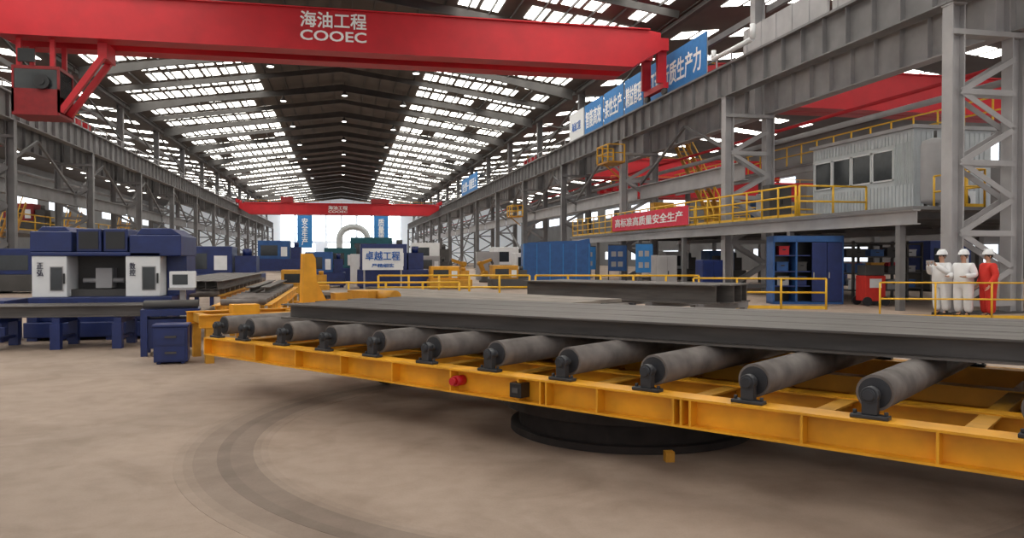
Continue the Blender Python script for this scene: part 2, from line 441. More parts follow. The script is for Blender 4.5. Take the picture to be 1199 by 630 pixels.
M().b(-14.6,-11.4,.4,1.9,13.65,14.1).obj('hoist_trolley', REDD, cr)
cab = thing('crane_cab', 'dark red operator cab and cable drum hanging under the crane girder', 'crane cab', (-13.2, 40.5, 8.15))
M().b(-1.5,.5,-.2,1.8,2.1,2.25).b(-1.5,.5,-.2,1.8,0,.12).b(-1.5,-1.4,-.2,1.8,.12,2.1).b(-1.5,.5,1.7,1.8,.12,2.1).b(.4,.5,-.2,-.1,.12,2.1).b(-1.5,.5,-.2,-.12,.12,1.2).obj('cab_shell', REDD, cab)
M().b(-1.4,.4,-.17,-.13,1.2,2.1).b(.42,.46,-.1,1.7,.9,2.1).obj('cab_window', GLS, cab)
for x in (-1.3,.1):
    for y in (-.2,1.4): M().b(x,x+.2,y,y+.2,2.25,3.49).obj('hanger_post', RED, cab)
M().cyl((-.2,-.4,1.5),(-.2,-.22,1.5),.33,24).cyl((-.2,-.46,1.5),(-.2,-.4,1.5),.15,16).obj('cable_drum', BLK, cab)
M().b(-1.2,-.5,-.3,-.2,2.4,3.0).obj('winch_box', BLK, cab)
for y in (.0,1.2): M().bar((.5,y,.2),(2.3,y,2.85),.26,.26).obj('diagonal_strut', RED, cab)
M().b(2.1,2.5,-.1,1.4,2.75,3.49).obj('strut_bracket', RED, cab)

fc = crane(139, -17.0, 17.0, 8.9, 10.6, 2.2, 'red bridge crane further down the hall with white lettering', 10.34)
text('海油工程', 3.2, .65, LET, (-.6, -.475, 10.0), FRONT, fc)
text('COOEC', 3.2, .4, LET, (-.6, -.475, 9.35), FRONT, fc)
M().b(5,8,-.3,2.5,10.8,11.6).obj('hoist_trolley', REDD, fc)
M().b(-10,-8,-.3,2.5,10.8,11.8).obj('hoist_trolley', REDD, fc)
crane(40.5, 19.1, 48, 10.0, 12.1, 1.2, 'red bridge crane spanning the side bay', 9.75)
crane(82, 19.1, 48, 10.3, 12.2, 2.4, 'red bridge crane in the side bay', 9.75)
crane(66, -43, -19.1, 10.3, 12.2, 2.4, 'red bridge crane in the side bay', 9.75)
crane(62, 21.6, 48, 6.6, 7.8, 1.8, 'low red bridge crane in the side bay')

# ------------------------------------------------------------------ banners
def banner(y0, y1, z0, z1, X, m, txt, tm, label, name='slogan_banner', frac=.86, fh=.55):
    e = thing(name, label, 'banner', (X, (y0+y1)/2, z0))
    L = (y1-y0); h = z1-z0
    M().b(-.02,.02,-L/2,L/2,0,h).obj('banner_cloth', m, e)
    M().b(.02,.07,-L/2,-L/2+.06,-.0,h).b(.02,.07,L/2-.06,L/2,-.0,h).b(.02,.07,-L/2,L/2,h-.06,h).obj('banner_frame', GREYL, e)
    if txt: text(txt, L*frac, h*fh, tm, (-.025, 0, h*.5), INR, e)
    return e
BL = 'blue slogan banner with white Chinese characters on the crane runway'
banner(36.4,44.5,10.5,12.75,17.6,BANN,'打造新质生产力',LET,BL)
banner(44.8,47.9,10.5,12.75,17.6,BANN,'精益管理',LET,BL)
banner(48.2,52.0,10.5,12.75,17.6,BANN,'柔性生产',LET,BL)
banner(52.3,56.4,10.5,12.75,17.6,BANN,'智能高效',LET,BL)
banner(56.7,60.4,10.5,12.75,17.6,WHT,'海油工程',LETB,'white company banner with small blue characters on the crane runway', frac=.6, fh=.3)
banner(104,118,10.5,13.0,17.6,BANN,'安全第一 质量至上',LET,'long blue slogan banner further along the crane runway')

# ------------------------------------------------------------------ mezzanine (in front of and between the columns)
MZ = 3.12
mz = thing('mezzanine_platform', 'grey steel mezzanine platform with deck and posts', 'platform', (0, 0, 0))
M().b(16.35,16.72,20.3,56,MZ-.1,MZ).obj('deck_edge', GREY, mz)
M().b(19.3,25,20.3,56,MZ-.1,MZ).obj('deck', GREY, mz)
for (ya, yb) in ((20.3,32.6),(33.4,46.1),(46.9,56)): M().b(16.72,19.3,ya,yb,MZ-.1,MZ).obj('deck_panel', GREY, mz)
M().ibeam((16.5,20.3,MZ-.32),(16.5,56,MZ-.32),.24,.44,.02,.04).obj('edge_beam', GREYL, mz)
M().ibeam((24.8,20.3,MZ-.32),(24.8,56,MZ-.32),.24,.44,.02,.04).obj('edge_beam', GREYL, mz)
y = 21.5
while y < 56:
    if min(abs(y-33), abs(y-46.5)) > .6: M().ibeam((16.6,y,MZ-.2),(24.7,y,MZ-.2),.14,.2,.012,.02).obj('joist', GREY, mz)
    y += 2.0
for y in (21.0, 27, 36.5, 42.5, 50, 55.6):
    for x in (16.5, 24.8): M().b(x-.1,x+.1,y-.1,y+.1,0,MZ-.54).obj('platform_post', GREY, mz)
def railing(pts, h, name, label, mt, z=0, step=1.5, r=.024, mid=(1.0,.55)):
    e = thing(name, label, 'railing', (pts[0][0], pts[0][1], z))
    o = Vector((pts[0][0], pts[0][1], 0))
    for a, b_ in zip(pts[:-1], pts[1:]):
        a = Vector((*a, 0))-o; b_ = Vector((*b_, 0))-o; L = (b_-a).length; n = max(1, round(L/step))
        for f in mid: M().cyl(a+Vector((0,0,h*f)), b_+Vector((0,0,h*f)), r, 8).obj('rail', mt, e)
        M().bar(a+Vector((0,0,.06)), b_+Vector((0,0,.06)), .01, .1).obj('toe_board', mt, e)
        for i in range(n+1):
            p = a.lerp(b_, i/n); M().cyl(p, p+Vector((0,0,h)), r*1.15, 8).obj('railing_post', mt, e)
    return e
railing([(16.45,26.6),(16.45,55.6)], 1.15, 'safety_railing', 'yellow tubular safety railing on the mezzanine edge', YRAIL, MZ, step=1.2, r=.036, mid=(1.0,.66,.33))
railing([(24.8,27),(24.8,55.6)], 1.15, 'safety_railing', 'yellow tubular safety railing on the far mezzanine edge', YRAIL, MZ, r=.04, mid=(1.0,.5))
railing([(16.6,26.6),(19.4,26.6)], 1.15, 'safety_railing', 'yellow tubular safety railing across the mezzanine', YRAIL, MZ, r=.036, mid=(1.0,.5))
railing([(19.4,31.2),(24.6,31.2)], 1.15, 'safety_railing', 'yellow tubular safety railing across the mezzanine', YRAIL, MZ, r=.036, mid=(1.0,.5))
railing([(16.6,39.0),(24.6,39.0)], 1.15, 'safety_railing', 'yellow tubular safety railing across the mezzanine', YRAIL, MZ, r=.036, mid=(1.0,.5))
railing([(17.6,20.5),(19.0,20.5),(19.0,22.6)], 1.15, 'safety_railing', 'short yellow safety railing beside the site cabin', YRAIL, MZ, step=.7, r=.03)
banner(35.7,46.6,MZ+.06,MZ+1.0,16.33,REDB,'高标准高质量安全生产',LET,'red slogan banner with white characters hung on the yellow railing', frac=.9)
ug = thing('service_gallery', 'grey upper service gallery with handrails in the side bay', 'platform', (25.4, 24, 6.9))
M().b(0,1.2,0,34,-.1,0).obj('deck', GREY, ug)
M().ibeam((.1,0,-.3),(.1,34,-.3),.2,.4,.02,.03).obj('edge_beam', GREYL, ug)
m = M()
for z in (.55,1.1): m.b(-.03,.03,0,34,z-.03,z+.03)
for i in range(23): m.b(-.03,.03,i*1.5,i*1.5+.06,0,1.1)
m.obj('handrail', YRAIL, ug)
for y in (.5, 11, 22, 33): M().b(.5,.8,y-.15,y+.15,-6.9,-.1).obj('gallery_post', GREY, ug)
def ecab(loc, w, d, h, m, label, rz=0):
    e = thing('electrical_cabinet', label, 'cabinet', loc, rz)
    M().b(-w/2,w/2,-d/2,d/2,.06,h).b(-w/2+.03,w/2-.03,-d/2+.03,d/2-.03,0,.06).obj('cabinet_body', m, e, bevel=.015)
    M().b(-w/2+.05,-.01,-d/2-.02,-d/2,.12,h-.06).obj('cabinet_door', m, e, bevel=.006)
    dr = M().b(.01,w/2-.05,-d/2-.02,-d/2,.12,h-.06).obj('cabinet_door', m, e, bevel=.006)
    M().b(.03,.07,-d/2-.05,-d/2-.02,h*.45,h*.58).obj('handle', BLK, dr)
    return e
ecab((22,34.0,MZ),1.2,.6,1.9,GREYL,'pale grey electrical cabinet on the mezzanine')
ecab((21.4,36.8,MZ),1.4,.6,1.7,WHT,'white electrical cabinet on the mezzanine')
ecab((23,40.5,MZ),1.2,.6,1.9,BLUE,'blue electrical cabinet on the mezzanine')
ecab((22.6,45,MZ),1.6,.7,1.9,YELD,'worn yellow equipment cabinet on the mezzanine')
ecab((22.4,51,MZ),1.4,.6,1.8,REDD,'dark red equipment cabinet on the mezzanine')
ecab((20.0,54.5,MZ),1.4,.6,1.9,GREY,'grey electrical cabinet on the mezzanine')
ecab((17.8,30.2,MZ),1.0,.6,1.5,GREYD,'dark grey control cabinet on the mezzanine')
ecab((17.9,42.6,MZ),1.2,.6,1.6,YELD,'worn yellow control cabinet on the mezzanine')
# cabin
cb = thing('site_cabin', 'white corrugated steel site cabin with a strip of windows', 'cabin', (19.75, 24.5, MZ))
m = M().b(0,3.2,0,6.1,0,3.05)
y = .1
while y < 6.0: m.b(-.03,0,y,y+.09,.12,1.1).b(-.03,0,y,y+.09,2.6,2.95); y += .2
for i in range(10): m.b(-.03,0,i*.1+.03,i*.1+.08,1.1,2.6)
x = .1
while x < 3.1: m.b(x,x+.09,-.03,0,.12,2.95); x += .2
m.obj('cabin_body', WCAB, cb)
M().b(-.12,3.32,-.12,6.22,3.05,3.18).obj('cabin_roof', GREYL, cb)
for i in range(4):
    y0 = 1.0+i*1.25
    wf = M().b(-.05,0,y0,y0+.05,1.3,2.45).b(-.05,0,y0+1.12,y0+1.17,1.3,2.45).b(-.05,0,y0,y0+1.17,1.3,1.35).b(-.05,0,y0,y0+1.17,2.4,2.45).obj('cabin_window', WHT, cb)
    M().b(-.02,.0,y0+.04,y0+1.12,1.35,2.4).obj('window_pane', GLS, wf)
tk_ = thing('pressure_tank', 'grey vertical cylindrical tank beside the cabin', 'tank', (19.75, 23.45, MZ))
M().lathe([(.1,.25),(.42,.35),(.45,.45),(.45,2.3),(.40,2.45),(.1,2.55)],24).obj('tank_body', GREYL, tk_)
for (x, y) in ((.3,.0),(-.15,.26),(-.15,-.26)): M().b(x-.04,x+.04,y-.04,y+.04,0,.4).obj('tank_leg', GREYD, tk_)
M().cyl((0,0,2.55),(0,0,2.8),.05).obj('outlet_pipe', GREYD, tk_)
ac = thing('air_conditioner', 'white outdoor air conditioner unit beside the cabin', 'air conditioner', (20.7, 23.9, MZ))
M().b(0,.9,-.2,.2,.1,.8).b(.1,.2,-.15,.15,0,.1).b(.7,.8,-.15,.15,0,.1).obj('housing', WHT, ac)
M().cyl((.4,-.23,.45),(.4,-.2,.45),.27,20).obj('fan_grille', BLK, ac)
st = thing('steel_stair', 'yellow steel stair climbing from the mezzanine to the crane walkway', 'stair', (20.0, 40.4, MZ))
for x in (0, .8):
    M().bar((x,0,.14),(x,6.6,6.74),.07,.28).obj('stringer', YELD, st)
    m = M()
    m.bar((x,0,1.0),(x,6.6,7.6),.07,.07)
    for i in range(5): m.b(x-.03,x+.03,i*1.6-.03,i*1.6+.03,i*1.6,i*1.6+1.0)
    m.obj('handrail', YRAIL, st)
for i in range(22): M().b(.03,.77,i*.3,i*.3+.26,.3*i+.1,.3*i+.15).obj('tread', YELD, st)
ld = thing('stair_landing', 'yellow railed landing platform at the top of the steel stair', 'platform', (19.6, 47.4, 9.75))
M().b(-.2,2.6,0,2.2,0,.1).obj('deck', YELD, ld)
m = M()
for (x, y) in ((-.2,0),(1.6,0),(2.6,0),(2.6,2.2),(-.2,2.2),(-.2,1.1)): m.b(x-.03,x+.03,y-.03,y+.03,.1,1.2)
for z in (.65, 1.2): m.b(-.2,.4,-.03,.03,z-.03,z+.03).b(1.6,2.6,-.03,.03,z-.03,z+.03).b(-.23,-.17,0,2.2,z-.03,z+.03).b(2.57,2.63,0,2.2,z-.03,z+.03)
m.obj('handrail', YRAIL, ld)
def mplat(y, z):
    ms = thing('maintenance_platform', 'small yellow railed maintenance platform beside the column', 'platform', (16.2, y, z))
    M().b(-.6,.5,0,2.0,0,.1).obj('deck', YELD, ms)
    m = M()
    for (x, y_) in ((-.6,0),(.45,0),(.45,2),(-.6,2),(-.6,1)): m.b(x-.04,x+.04,y_-.04,y_+.04,.1,1.1)
    for zz in (.6,1.1): m.b(-.6,.45,-.03,.03,zz-.03,zz+.03).b(-.63,-.57,0,2.0,zz-.03,zz+.03).b(-.6,.45,1.97,2.03,zz-.03,zz+.03)
    m.obj('handrail', YRAIL, ms)
    M().bar((-.5,1,.0),(.5,1,-.8),.08,.08).obj('bracket', YELD, ms)
mplat(45.4, 7.3); mplat(72.9, 5.4)

# ------------------------------------------------------------------ turntable conveyor
tt = thing('turntable_conveyor', 'yellow steel roller conveyor on a turntable with grey rollers', 'conveyor', TC, TR)
for yc in (-1.5, 1.5):
    m = M().ibeam((-5,yc,.5425),(5,yc,.5425),.2,.21,.012,.016)
    m.b(-5.02,-5,yc-.1,yc+.1,.4375,.6475).b(5,5.02,yc-.1,yc+.1,.4375,.6475)
    m.obj('side_beam', YEL, tt)
SP = .768
xr = [2.62+SP*k for k in range(-9, 1)]+[3.49, 4.3]+[-4.86]
for x in [xx+SP/2 for xx in xr[:-2]]:
    M().b(x-.008,x+.008,-1.598,-1.4,.453,.632).obj('stiffener_rib', YEL, tt)
for x in (.16,.22,1.34,1.40):
    M().b(x-.008,x+.008,-1.6,-1.4,.453,.632).obj('stiffener_rib', YEL, tt)
for yc in (-.55, .55): M().ibeam((-4.95,yc,.52),(4.95,yc,.52),.16,.17,.012,.014).obj('inner_beam', YEL, tt)
for i in range(12):
    x = -4.9+i*.89
    M().ibeam((x,-1.4,.52),(x,1.4,.52),.12,.15,.012,.014).obj('cross_beam', YELD, tt)
RZ = .79
for x in xr:
    rl_ = M().cyl((x,-1.42,RZ),(x,1.42,RZ),.112,28).obj('roller', ROLL, tt)
    M().cyl((x,-1.432,RZ),(x,-1.42,RZ),.095,24).cyl((x,1.42,RZ),(x,1.432,RZ),.095,24).cyl((x,-1.56,RZ),(x,1.56,RZ),.03,14).obj('roller_shaft', BEAR, rl_)
    for sg in (-1, 1):
        y = sg*1.51
        m = M().b(x-.11,x+.11,y-.04,y+.04,.6475,.672).b(x-.045,x+.045,y-.028,y+.028,.672,RZ)
        m.cyl((x,y-.03,RZ),(x,y+.03,RZ),.052,20).cyl((x,y-.04,RZ),(x,y+.04,RZ),.038,16)
        for dx in (-.09,.09): m.cyl((x+dx,y,.672),(x+dx,y,.695),.014,6)
        m.obj('bearing_block', BEAR, tt, bevel=.005)
M().cyl((-.76,-1.62,.545),(-.76,-1.515,.545),.045,20).cyl((-.76,-1.66,.545),(-.76,-1.62,.545),.033,16).obj('signal_lamp', RED, tt, label='round red signal lamp on the side beam')
jb = M().b(-.13,-.01,-1.63,-1.515,.48,.60).obj('junction_box', BLK, tt, label='small black junction box', bevel=.005)
M().b(-.10,-.04,-1.635,-1.63,.52,.56).obj('box_plate', GREYD, jb)
M().ring(.98,1.22,.25,.43,48).obj('slewing_ring', RUST, tt)
for sg in (-1, 1):
    p = Vector((sg*3.67, .12, .14))
    M().cyl(p-Vector((.05,0,0)), p+Vector((.05,0,0)), .13, 20).obj('support_wheel', RUST, tt)
    m = M()
    for s_ in (-.09, .09): m.bar(p+Vector((s_,-.1,.15)), p+Vector((s_,.1,.15)), .02, .24)
    m.bar(p+Vector((0,-.1,.28)), p+Vector((0,.1,.28)), .24, .04); m.obj('wheel_bracket', RUST, tt)
pd = thing('turntable_pedestal', 'dark iron slewing base ring on the floor under the conveyor', 'turntable base', TC, TR)
M().ring(.80,1.14,0,.06,64).ring(.80,1.06,.06,.24,64).obj('base_ring', RUST, pd)
a = 5.5; M().bar((1.3*math.cos(a),1.3*math.sin(a),.04),(1.38*math.cos(a),1.38*math.sin(a),.04),.07,.08).obj('anchor_block', YELD, pd)
tk = thing('turntable_track', 'broad circular worn dark track band in the floor', 'floor track', (TC[0], TC[1], 0))
edges = [(3.32,3.38),(3.38,3.44),(3.44,3.62),(3.62,3.72),(3.72,3.90),(3.90,3.97),(3.97,4.04)]
tint = [0,1,3,4,2,1,0]
for (r0, r1), t in zip(edges, tint):
    nm = 'track_rail' if t == 4 else 'track_band'
    M().ring(r0, r1, -.002, .002+(.001 if t == 4 else 0), 160).obj(nm, TRK[t], tk)

def hbeam(name, L, w, h, m, label, loc, rz, grp, tw=.012, tf=.016):
    return M().ibeam((0,0,h/2),(L,0,h/2),w,h,tw,tf).obj(name, m, label=label, cat='steel beam', loc=loc, rz=rz, group=grp)
def loc2w(x, y, z=0):
    c_, s_ = math.cos(TR), math.sin(TR); return (TC[0]+x*c_-y*s_, TC[1]+x*s_+y*c_, z)
SK = R(6.5)
for i in range(7):
    x0 = -4.0; y0 = -1.06+i*.30
    px = x0-math.sin(SK)*i*.30+[0,.05,-.1,.02,-.16,.1,0][i]
    hbeam('steel_h_beam', 10.8, .292, .17, MILL, 'long dark mill-scale steel H-beam lying on the rollers', loc2w(px, y0, .903), TR+SK, 'steel H-beams on the turntable conveyor')

# ------------------------------------------------------------------ transfer table
ta = R(-58); TX, TY = 2.5, 15.1
tb = thing('transfer_conveyor', 'yellow and grey roller transfer conveyor carrying steel plates', 'conveyor', (TX, TY, 0), ta)
for yc in (-1.3, 1.3):
    M().ibeam((-4.5,yc,.55),(3.2,yc,.55),.2,.2,.012,.016).obj('side_beam', YEL, tb)
for i in range(10):
    x = -4.2+i*.77
    M().cyl((x,-1.2,.72),(x,1.2,.72),.09,18).obj('roller', ROLL, tb)
    for yc in (-1.3,1.3): M().b(x-.1,x+.1,yc-.05,yc+.05,.65,.8).obj('bearing_block', BEAR, tb)
for x in (-4.2,-1.8,.8,3.0):
    for yc in (-1.3,1.3): M().b(x-.08,x+.08,yc-.08,yc+.08,0,.45).obj('support_leg', YELD, tb)
def lw(cx, cy, an, x, y, z):
    c_, s_ = math.cos(an), math.sin(an); return (cx+x*c_-y*s_, cy+x*s_+y*c_, z)
for i in range(3):
    M().b(-4.3,3.0-.2*i,-.40,.40,0,.06).obj('steel_plate', PLATE, label='dusty flat steel plate lying on the rollers', cat='steel plate', loc=lw(TX,TY,ta,0,-.83+i*.83,.812), rz=ta, group='steel plates on the transfer conveyor')
sa = R(-52); SX, SY = 6.75, 15.0
tb_b = thing('roller_stand', 'low grey roller stand carrying dark steel beams', 'conveyor', (SX, SY, 0), sa)
for x in (-2.4, -1.3, -.2, .9):
    M().b(x-.06,x+.06,-1,1,.6,.74).obj('cross_beam', GREY, tb_b)
    for y in (-.9,.9): M().b(x-.06,x+.06,y-.06,y+.06,0,.6).obj('support_leg', GREY, tb_b)
for i in range(4):
    hbeam('steel_h_beam', 4.5+.1*(i % 2), .34, .36, MILL, 'dark mill-scale steel H-beam on the roller stand', lw(SX,SY,sa,-3.4+.08*(i%3), -.78+i*.38, .742), sa, 'steel H-beams on the roller stand', .02, .025)

# ------------------------------------------------------------------ yellow end stop and carriage
cg = thing('transfer_carriage', 'low yellow steel transfer carriage with an upright end stop', 'carriage', (-1.1, 13.6, 0), R(20))
for y in (-.45, .55): M().ibeam((-1.25,y,.64),(1.5,y,.64),.14,.2,.012,.016).obj('side_beam', YEL, cg)
for x in (-1.1,-.4,.4,1.35):
    M().b(x-.06,x+.06,-.4,.5,.58,.72).obj('cross_member', YELD, cg)
    for y in (-.45,.55): M().b(x-.06,x+.06,y-.06,y+.06,0,.54).obj('frame_leg', YELD, cg)
M().poly([(.42,.74),(.68,.74),(.64,1.60),(.59,1.68),(.45,1.68)],-.22,-.02).poly([(.68,.74),(.92,.74),(.66,1.25)],-.16,-.10).b(.3,1.0,-.28,.04,.74,.80).obj('end_stop', YEL, cg)
M().b(1.0,1.4,-.1,.3,.74,.89).b(1.05,1.35,-.02,.22,.89,1.0).obj('drive_motor', YELD, cg)
M().b(-.75,-.35,-.5,-.2,.74,.88).obj('cover_box', YEL, cg)
for i in range(6):
    hbeam('steel_h_beam', 10.5-.2*(i%2), .22, .2, MILL, 'dark steel H-beam on the infeed line', (-4.15+i*.26, 19.6, .86), R(90), 'steel H-beams on the infeed line')
inf = thing('infeed_conveyor', 'blue and yellow infeed roller conveyor running to the machine', 'conveyor', (-3.5, 19.4, 0))
for x in (-.75,.75): M().ibeam((x,0,.62),(x,12,.62),.14,.22,.012,.016).obj('side_beam', NAVY if x < 0 else YELD, inf)
for i in range(13): M().cyl((-.68,.3+i*.95,.77),(.68,.3+i*.95,.77),.085,16).obj('roller', ROLL, inf)
for i in range(5):
    for x in (-.75,.75): M().b(x-.06,x+.06,.2+i*2.8,.32+i*2.8,0,.52).obj('support_leg', NAVY, inf)
yl = thing('outfeed_conveyor', 'narrow yellow outfeed conveyor with small grey rollers', 'conveyor', (-1.75, 14.9, 0), R(0))
for x in (-.45,.45): M().ibeam((x,0,.66),(x,9,.66),.12,.2,.012,.016).obj('side_beam', YEL, yl)
for i in range(12): M().cyl((-.4,.3+i*.75,.80),(.4,.3+i*.75,.80),.06,14).obj('roller', ROLL, yl)
for i in range(5):
    for x in (-.45,.45): M().b(x-.05,x+.05,.1+i*2.1,.2+i*2.1,0,.56).obj('support_leg', YELD, yl)
for i in range(2):
    hbeam('steel_h_beam', 5.5, .2, .12, MILL, 'dark steel H-beam on the yellow outfeed conveyor', (-1.9+i*.3, 17.6, .862), R(90), 'steel H-beams on the outfeed conveyor')
yd = thing('drive_frame', 'low yellow conveyor drive frame with grey gearbox', 'conveyor drive', (.55, 15.0, 0), R(-58))
for y in (-.35,.35): M().b(-1.0,1.0,y-.06,y+.06,.6,.78).obj('side_beam', YEL, yd)
for x in (-.9,.9):
    for y in (-.35,.35): M().b(x-.05,x+.05,y-.05,y+.05,0,.6).obj('frame_leg', YELD, yd)
M().b(-.4,.3,-.28,.28,.78,1.0).cyl((.3,0,.9),(.75,0,.9),.12).obj('gearbox', YELD, yd)

# ------------------------------------------------------------------ CNC beam drilling machine
cn = thing('drilling_machine', 'navy blue and white CNC beam drilling machine with windowed doors', 'machine', (-4.52, 17.3, 0))
M().b(-1.45,1.15,-.5,1.6,.06,.36).b(-1.38,1.1,-.36,1.4,.36,.62).b(-1.4,1.2,-.4,1.5,.6,.84).obj('base_frame', NAVY, cn, bevel=.02)
for x in (-1.3,-.6,.1,.9):
    for y in (-.38,1.3): M().b(x-.09,x+.09,y-.1,y+.1,0,.62).obj('base_leg', NAVY, cn)
M().b(-.5,.5,-.46,-.4,.3,.75).obj('chip_tray', NAVY, cn)
for (xa, xb, wa, wb) in ((-1.34,-.72,-1.0,-.80),(.34,.98,.66,.88)):
    dp = M().b(xa,xb,-.35,1.3,.84,1.64).obj('door_panel', WHT, cn, bevel=.015)
    M().b(wa-.02,wb+.02,-.36,-.35,.96,1.44).obj('window_frame', GREYL, dp)
    M().b(wa,wb,-.375,-.36,.98,1.42).obj('door_window', GLS, dp)
    M().b(xb-.06,xb-.03,-.39,-.35,1.1,1.3).obj('door_handle', BLK, dp)
M().b(-.72,.34,.35,1.2,.84,1.64).b(-.72,.34,-.1,.3,.84,.98).obj('spindle_housing', GREYD, cn)
M().cyl((-.55,.1,1.15),(.2,.1,1.15),.05).b(-.3,0,.0,.35,1.0,1.4).obj('spindle_head', GREYL, cn)
M().b(-1.36,1.0,-.38,1.35,1.64,1.72).b(-1.36,-.62,-.38,1.35,1.72,2.12).b(.42,1.38,-.38,1.35,1.64,2.06).poly([(.5,2.06),(1.36,2.06),(1.15,2.2),(.6,2.2)],-.2,1.2).poly([(-1.3,2.12),(-.7,2.12),(-.8,2.22),(-1.2,2.22)],-.2,1.2).obj('top_hood', NAVY, cn, bevel=.02)
for (xa, xb) in ((-.55,-.1),(-.06,.38)):
    gc = M().b(xa,xb,-.34,.9,1.72,2.18).obj('guard_cover', NAVY, cn, bevel=.02)
    M().b(xa+.05,xb-.05,-.36,-.34,1.78,2.12).obj('guard_window', BLK, gc)
text('正弘', .11, .26, LETK, (-1.19, -.36, 1.38), FRONT, cn, vertical=True, bold=.0)
text('数控', .11, .26, LETK, (.47, -.36, 1.38), FRONT, cn, vertical=True, bold=.0)
M().b(1.0,1.38,.2,1.2,.84,1.64).obj('side_cabinet', NAVY, cn)
con = thing('control_console', 'pale grey machine control console with a screen on a post', 'control panel', (-3.05, 16.6, 0))
M().b(-.05,.05,-.05,.05,0,1.0).b(-.2,.2,-.15,.15,0,.04).obj('stand', GREYL, con)
M().b(-.24,.24,-.06,.06,1.02,1.34).obj('housing', WHT, con, bevel=.01)
M().b(-.18,.1,-.07,-.06,1.08,1.28).obj('screen', GLS, con)
M().b(-.23,.23,-.2,-.05,.98,1.02).obj('keyboard_shelf', GREYL, con)
sl = thing('machine_stand', 'navy blue low machine stand beside the drilling machine', 'machine stand', (-6.9, 16.9, 0))
M().b(-1.0,.7,-.3,.9,.55,.8).b(-1.0,.7,-.3,-.2,.1,.3).obj('frame', NAVY, sl, bevel=.015)
for x in (-.9,.4): M().b(x,x+.2,-.2,.8,0,.55).obj('frame_leg', NAVY, sl)
M().cyl((-.6,.2,.92),(.3,.2,.92),.12).b(-.5,-.3,0,.4,.8,.95).obj('hydraulic_cylinder', GREYD, sl)
for i in range(4):
    hbeam('steel_h_beam', 3.4-.15*i, .2, .2, MILL, 'short dark steel H-beam on trestles before the machine', (-6.5+.1*i, 15.4+i*.24, .562), 0, 'steel H-beams before the drilling machine')
tr_ = thing('steel_trestle', 'navy blue low steel trestle before the machine', 'trestle', (-5.9, 15.75, 0))
M().b(-.06,.06,-.5,.5,.45,.55).b(-.08,.08,-.55,-.4,0,.45).b(-.08,.08,.4,.55,0,.45).b(-.04,.04,-.4,.4,.15,.2).obj('trestle_frame', NAVY, tr_)
dup(tr_, (-4.9, 15.75, 0)); dup(tr_, (-3.9, 15.75, 0))
yb = thing('parts_bin', 'yellow steel parts bin with a blue base', 'bin', (-5.95, 13.2, 0))
M().b(-.6,.15,-.3,.3,.35,.40).b(-.6,-.56,-.3,.3,.4,.6).b(.11,.15,-.3,.3,.4,.6).b(-.6,.15,-.3,-.26,.4,.6).b(-.6,.15,.26,.3,.4,.6).obj('tray', YEL, yb)
M().b(-.55,.1,-.26,.26,0,.35).obj('base', NAVY, yb)
bt = thing('work_table', 'navy blue steel work table with dark shafts on top', 'table', (-2.8, 14.25, 0), R(8))
M().b(-.45,.45,-.35,.35,.66,.76).obj('table_top', NAVY, bt)
for (x, y) in ((-.4,-.3),(.4,-.3),(-.4,.3),(.4,.3)): M().b(x-.05,x+.05,y-.05,y+.05,0,.66).obj('table_leg', NAVY, bt)
for y in (-.15,.1): M().cyl((-.42,y,.83),(.42,y,.83),.065).obj('steel_shaft', GREYD, bt)
M().b(-.4,.4,-.3,.3,.12,.6).obj('drawer_unit', NAVY, bt)
bx = thing('storage_box', 'navy blue steel storage cabinet box on the floor', 'box', (-2.55, 13.0, 0), R(5))
M().b(-.24,.24,-.2,.2,.03,.56).b(-.26,.26,-.22,.22,.56,.60).b(-.2,-.14,-.18,.18,0,.03).b(.14,.2,-.18,.18,0,.03).obj('box_body', NAVY, bx, bevel=.01)
for (z0, z1) in ((.30,.52),(.06,.27)):
    d_ = M().b(-.2,.2,-.215,-.2,z0,z1).obj('drawer', NAVY, bx); M().b(-.08,.08,-.235,-.215,z0+.1,z0+.13).obj('handle', GREYD, d_)

# ------------------------------------------------------------------ background machines
def machine(loc, w, d, h, main, trim, label, rz=0):
    e = thing('workshop_machine', label, 'machine', loc, rz)
    M().b(-w/2,w/2,-d/2,d/2,.1,h*.42).obj('base', main, e, bevel=.03)
    for x in (-w/2+.2, w/2-.2): M().b(x-.1,x+.1,-d/2+.1,d/2-.1,0,.1).obj('foot', main, e)
    hs = M().b(-w*.46,w*.2,-d*.42,d*.42,h*.42,h).obj('housing', trim, e, bevel=.03)
    M().b(w*.22,w*.44,-d*.3,d*.3,h*.42,h*.8).cyl((w*.33,0,h*.8),(w*.33,0,h*.95),w*.05).obj('motor_unit', main, e)
    M().b(-w*.4,-w*.05,-d*.42-.02,-d*.42,h*.52,h*.85).obj('access_door', GLS, hs)
    M().b(w*.02,w*.15,-d*.42-.03,-d*.42,h*.5,h*.8).obj('control_panel', WHT, hs)
    return e
def robot(loc, label, rz=0):
    e = thing('handling_robot', label, 'robot', loc, rz)
    M().lathe([(.35,0),(.35,.1),(.22,.2),(.22,.5)],16).obj('robot_base', GREYD, e)
    M().bar((0,0,.5),(.3,0,1.2),.22,.24).cyl((0,-.22,.55),(0,.22,.55),.2,16).obj('lower_arm', YELD, e)
    M().bar((.3,0,1.2),(-.5,0,1.45),.16,.18).cyl((.3,-.18,1.2),(.3,.18,1.2),.15,16).obj('upper_arm', YELD, e)
    M().bar((-.5,0,1.45),(-.65,0,1.15),.1,.12).obj('wrist', GREYD, e)
    return e
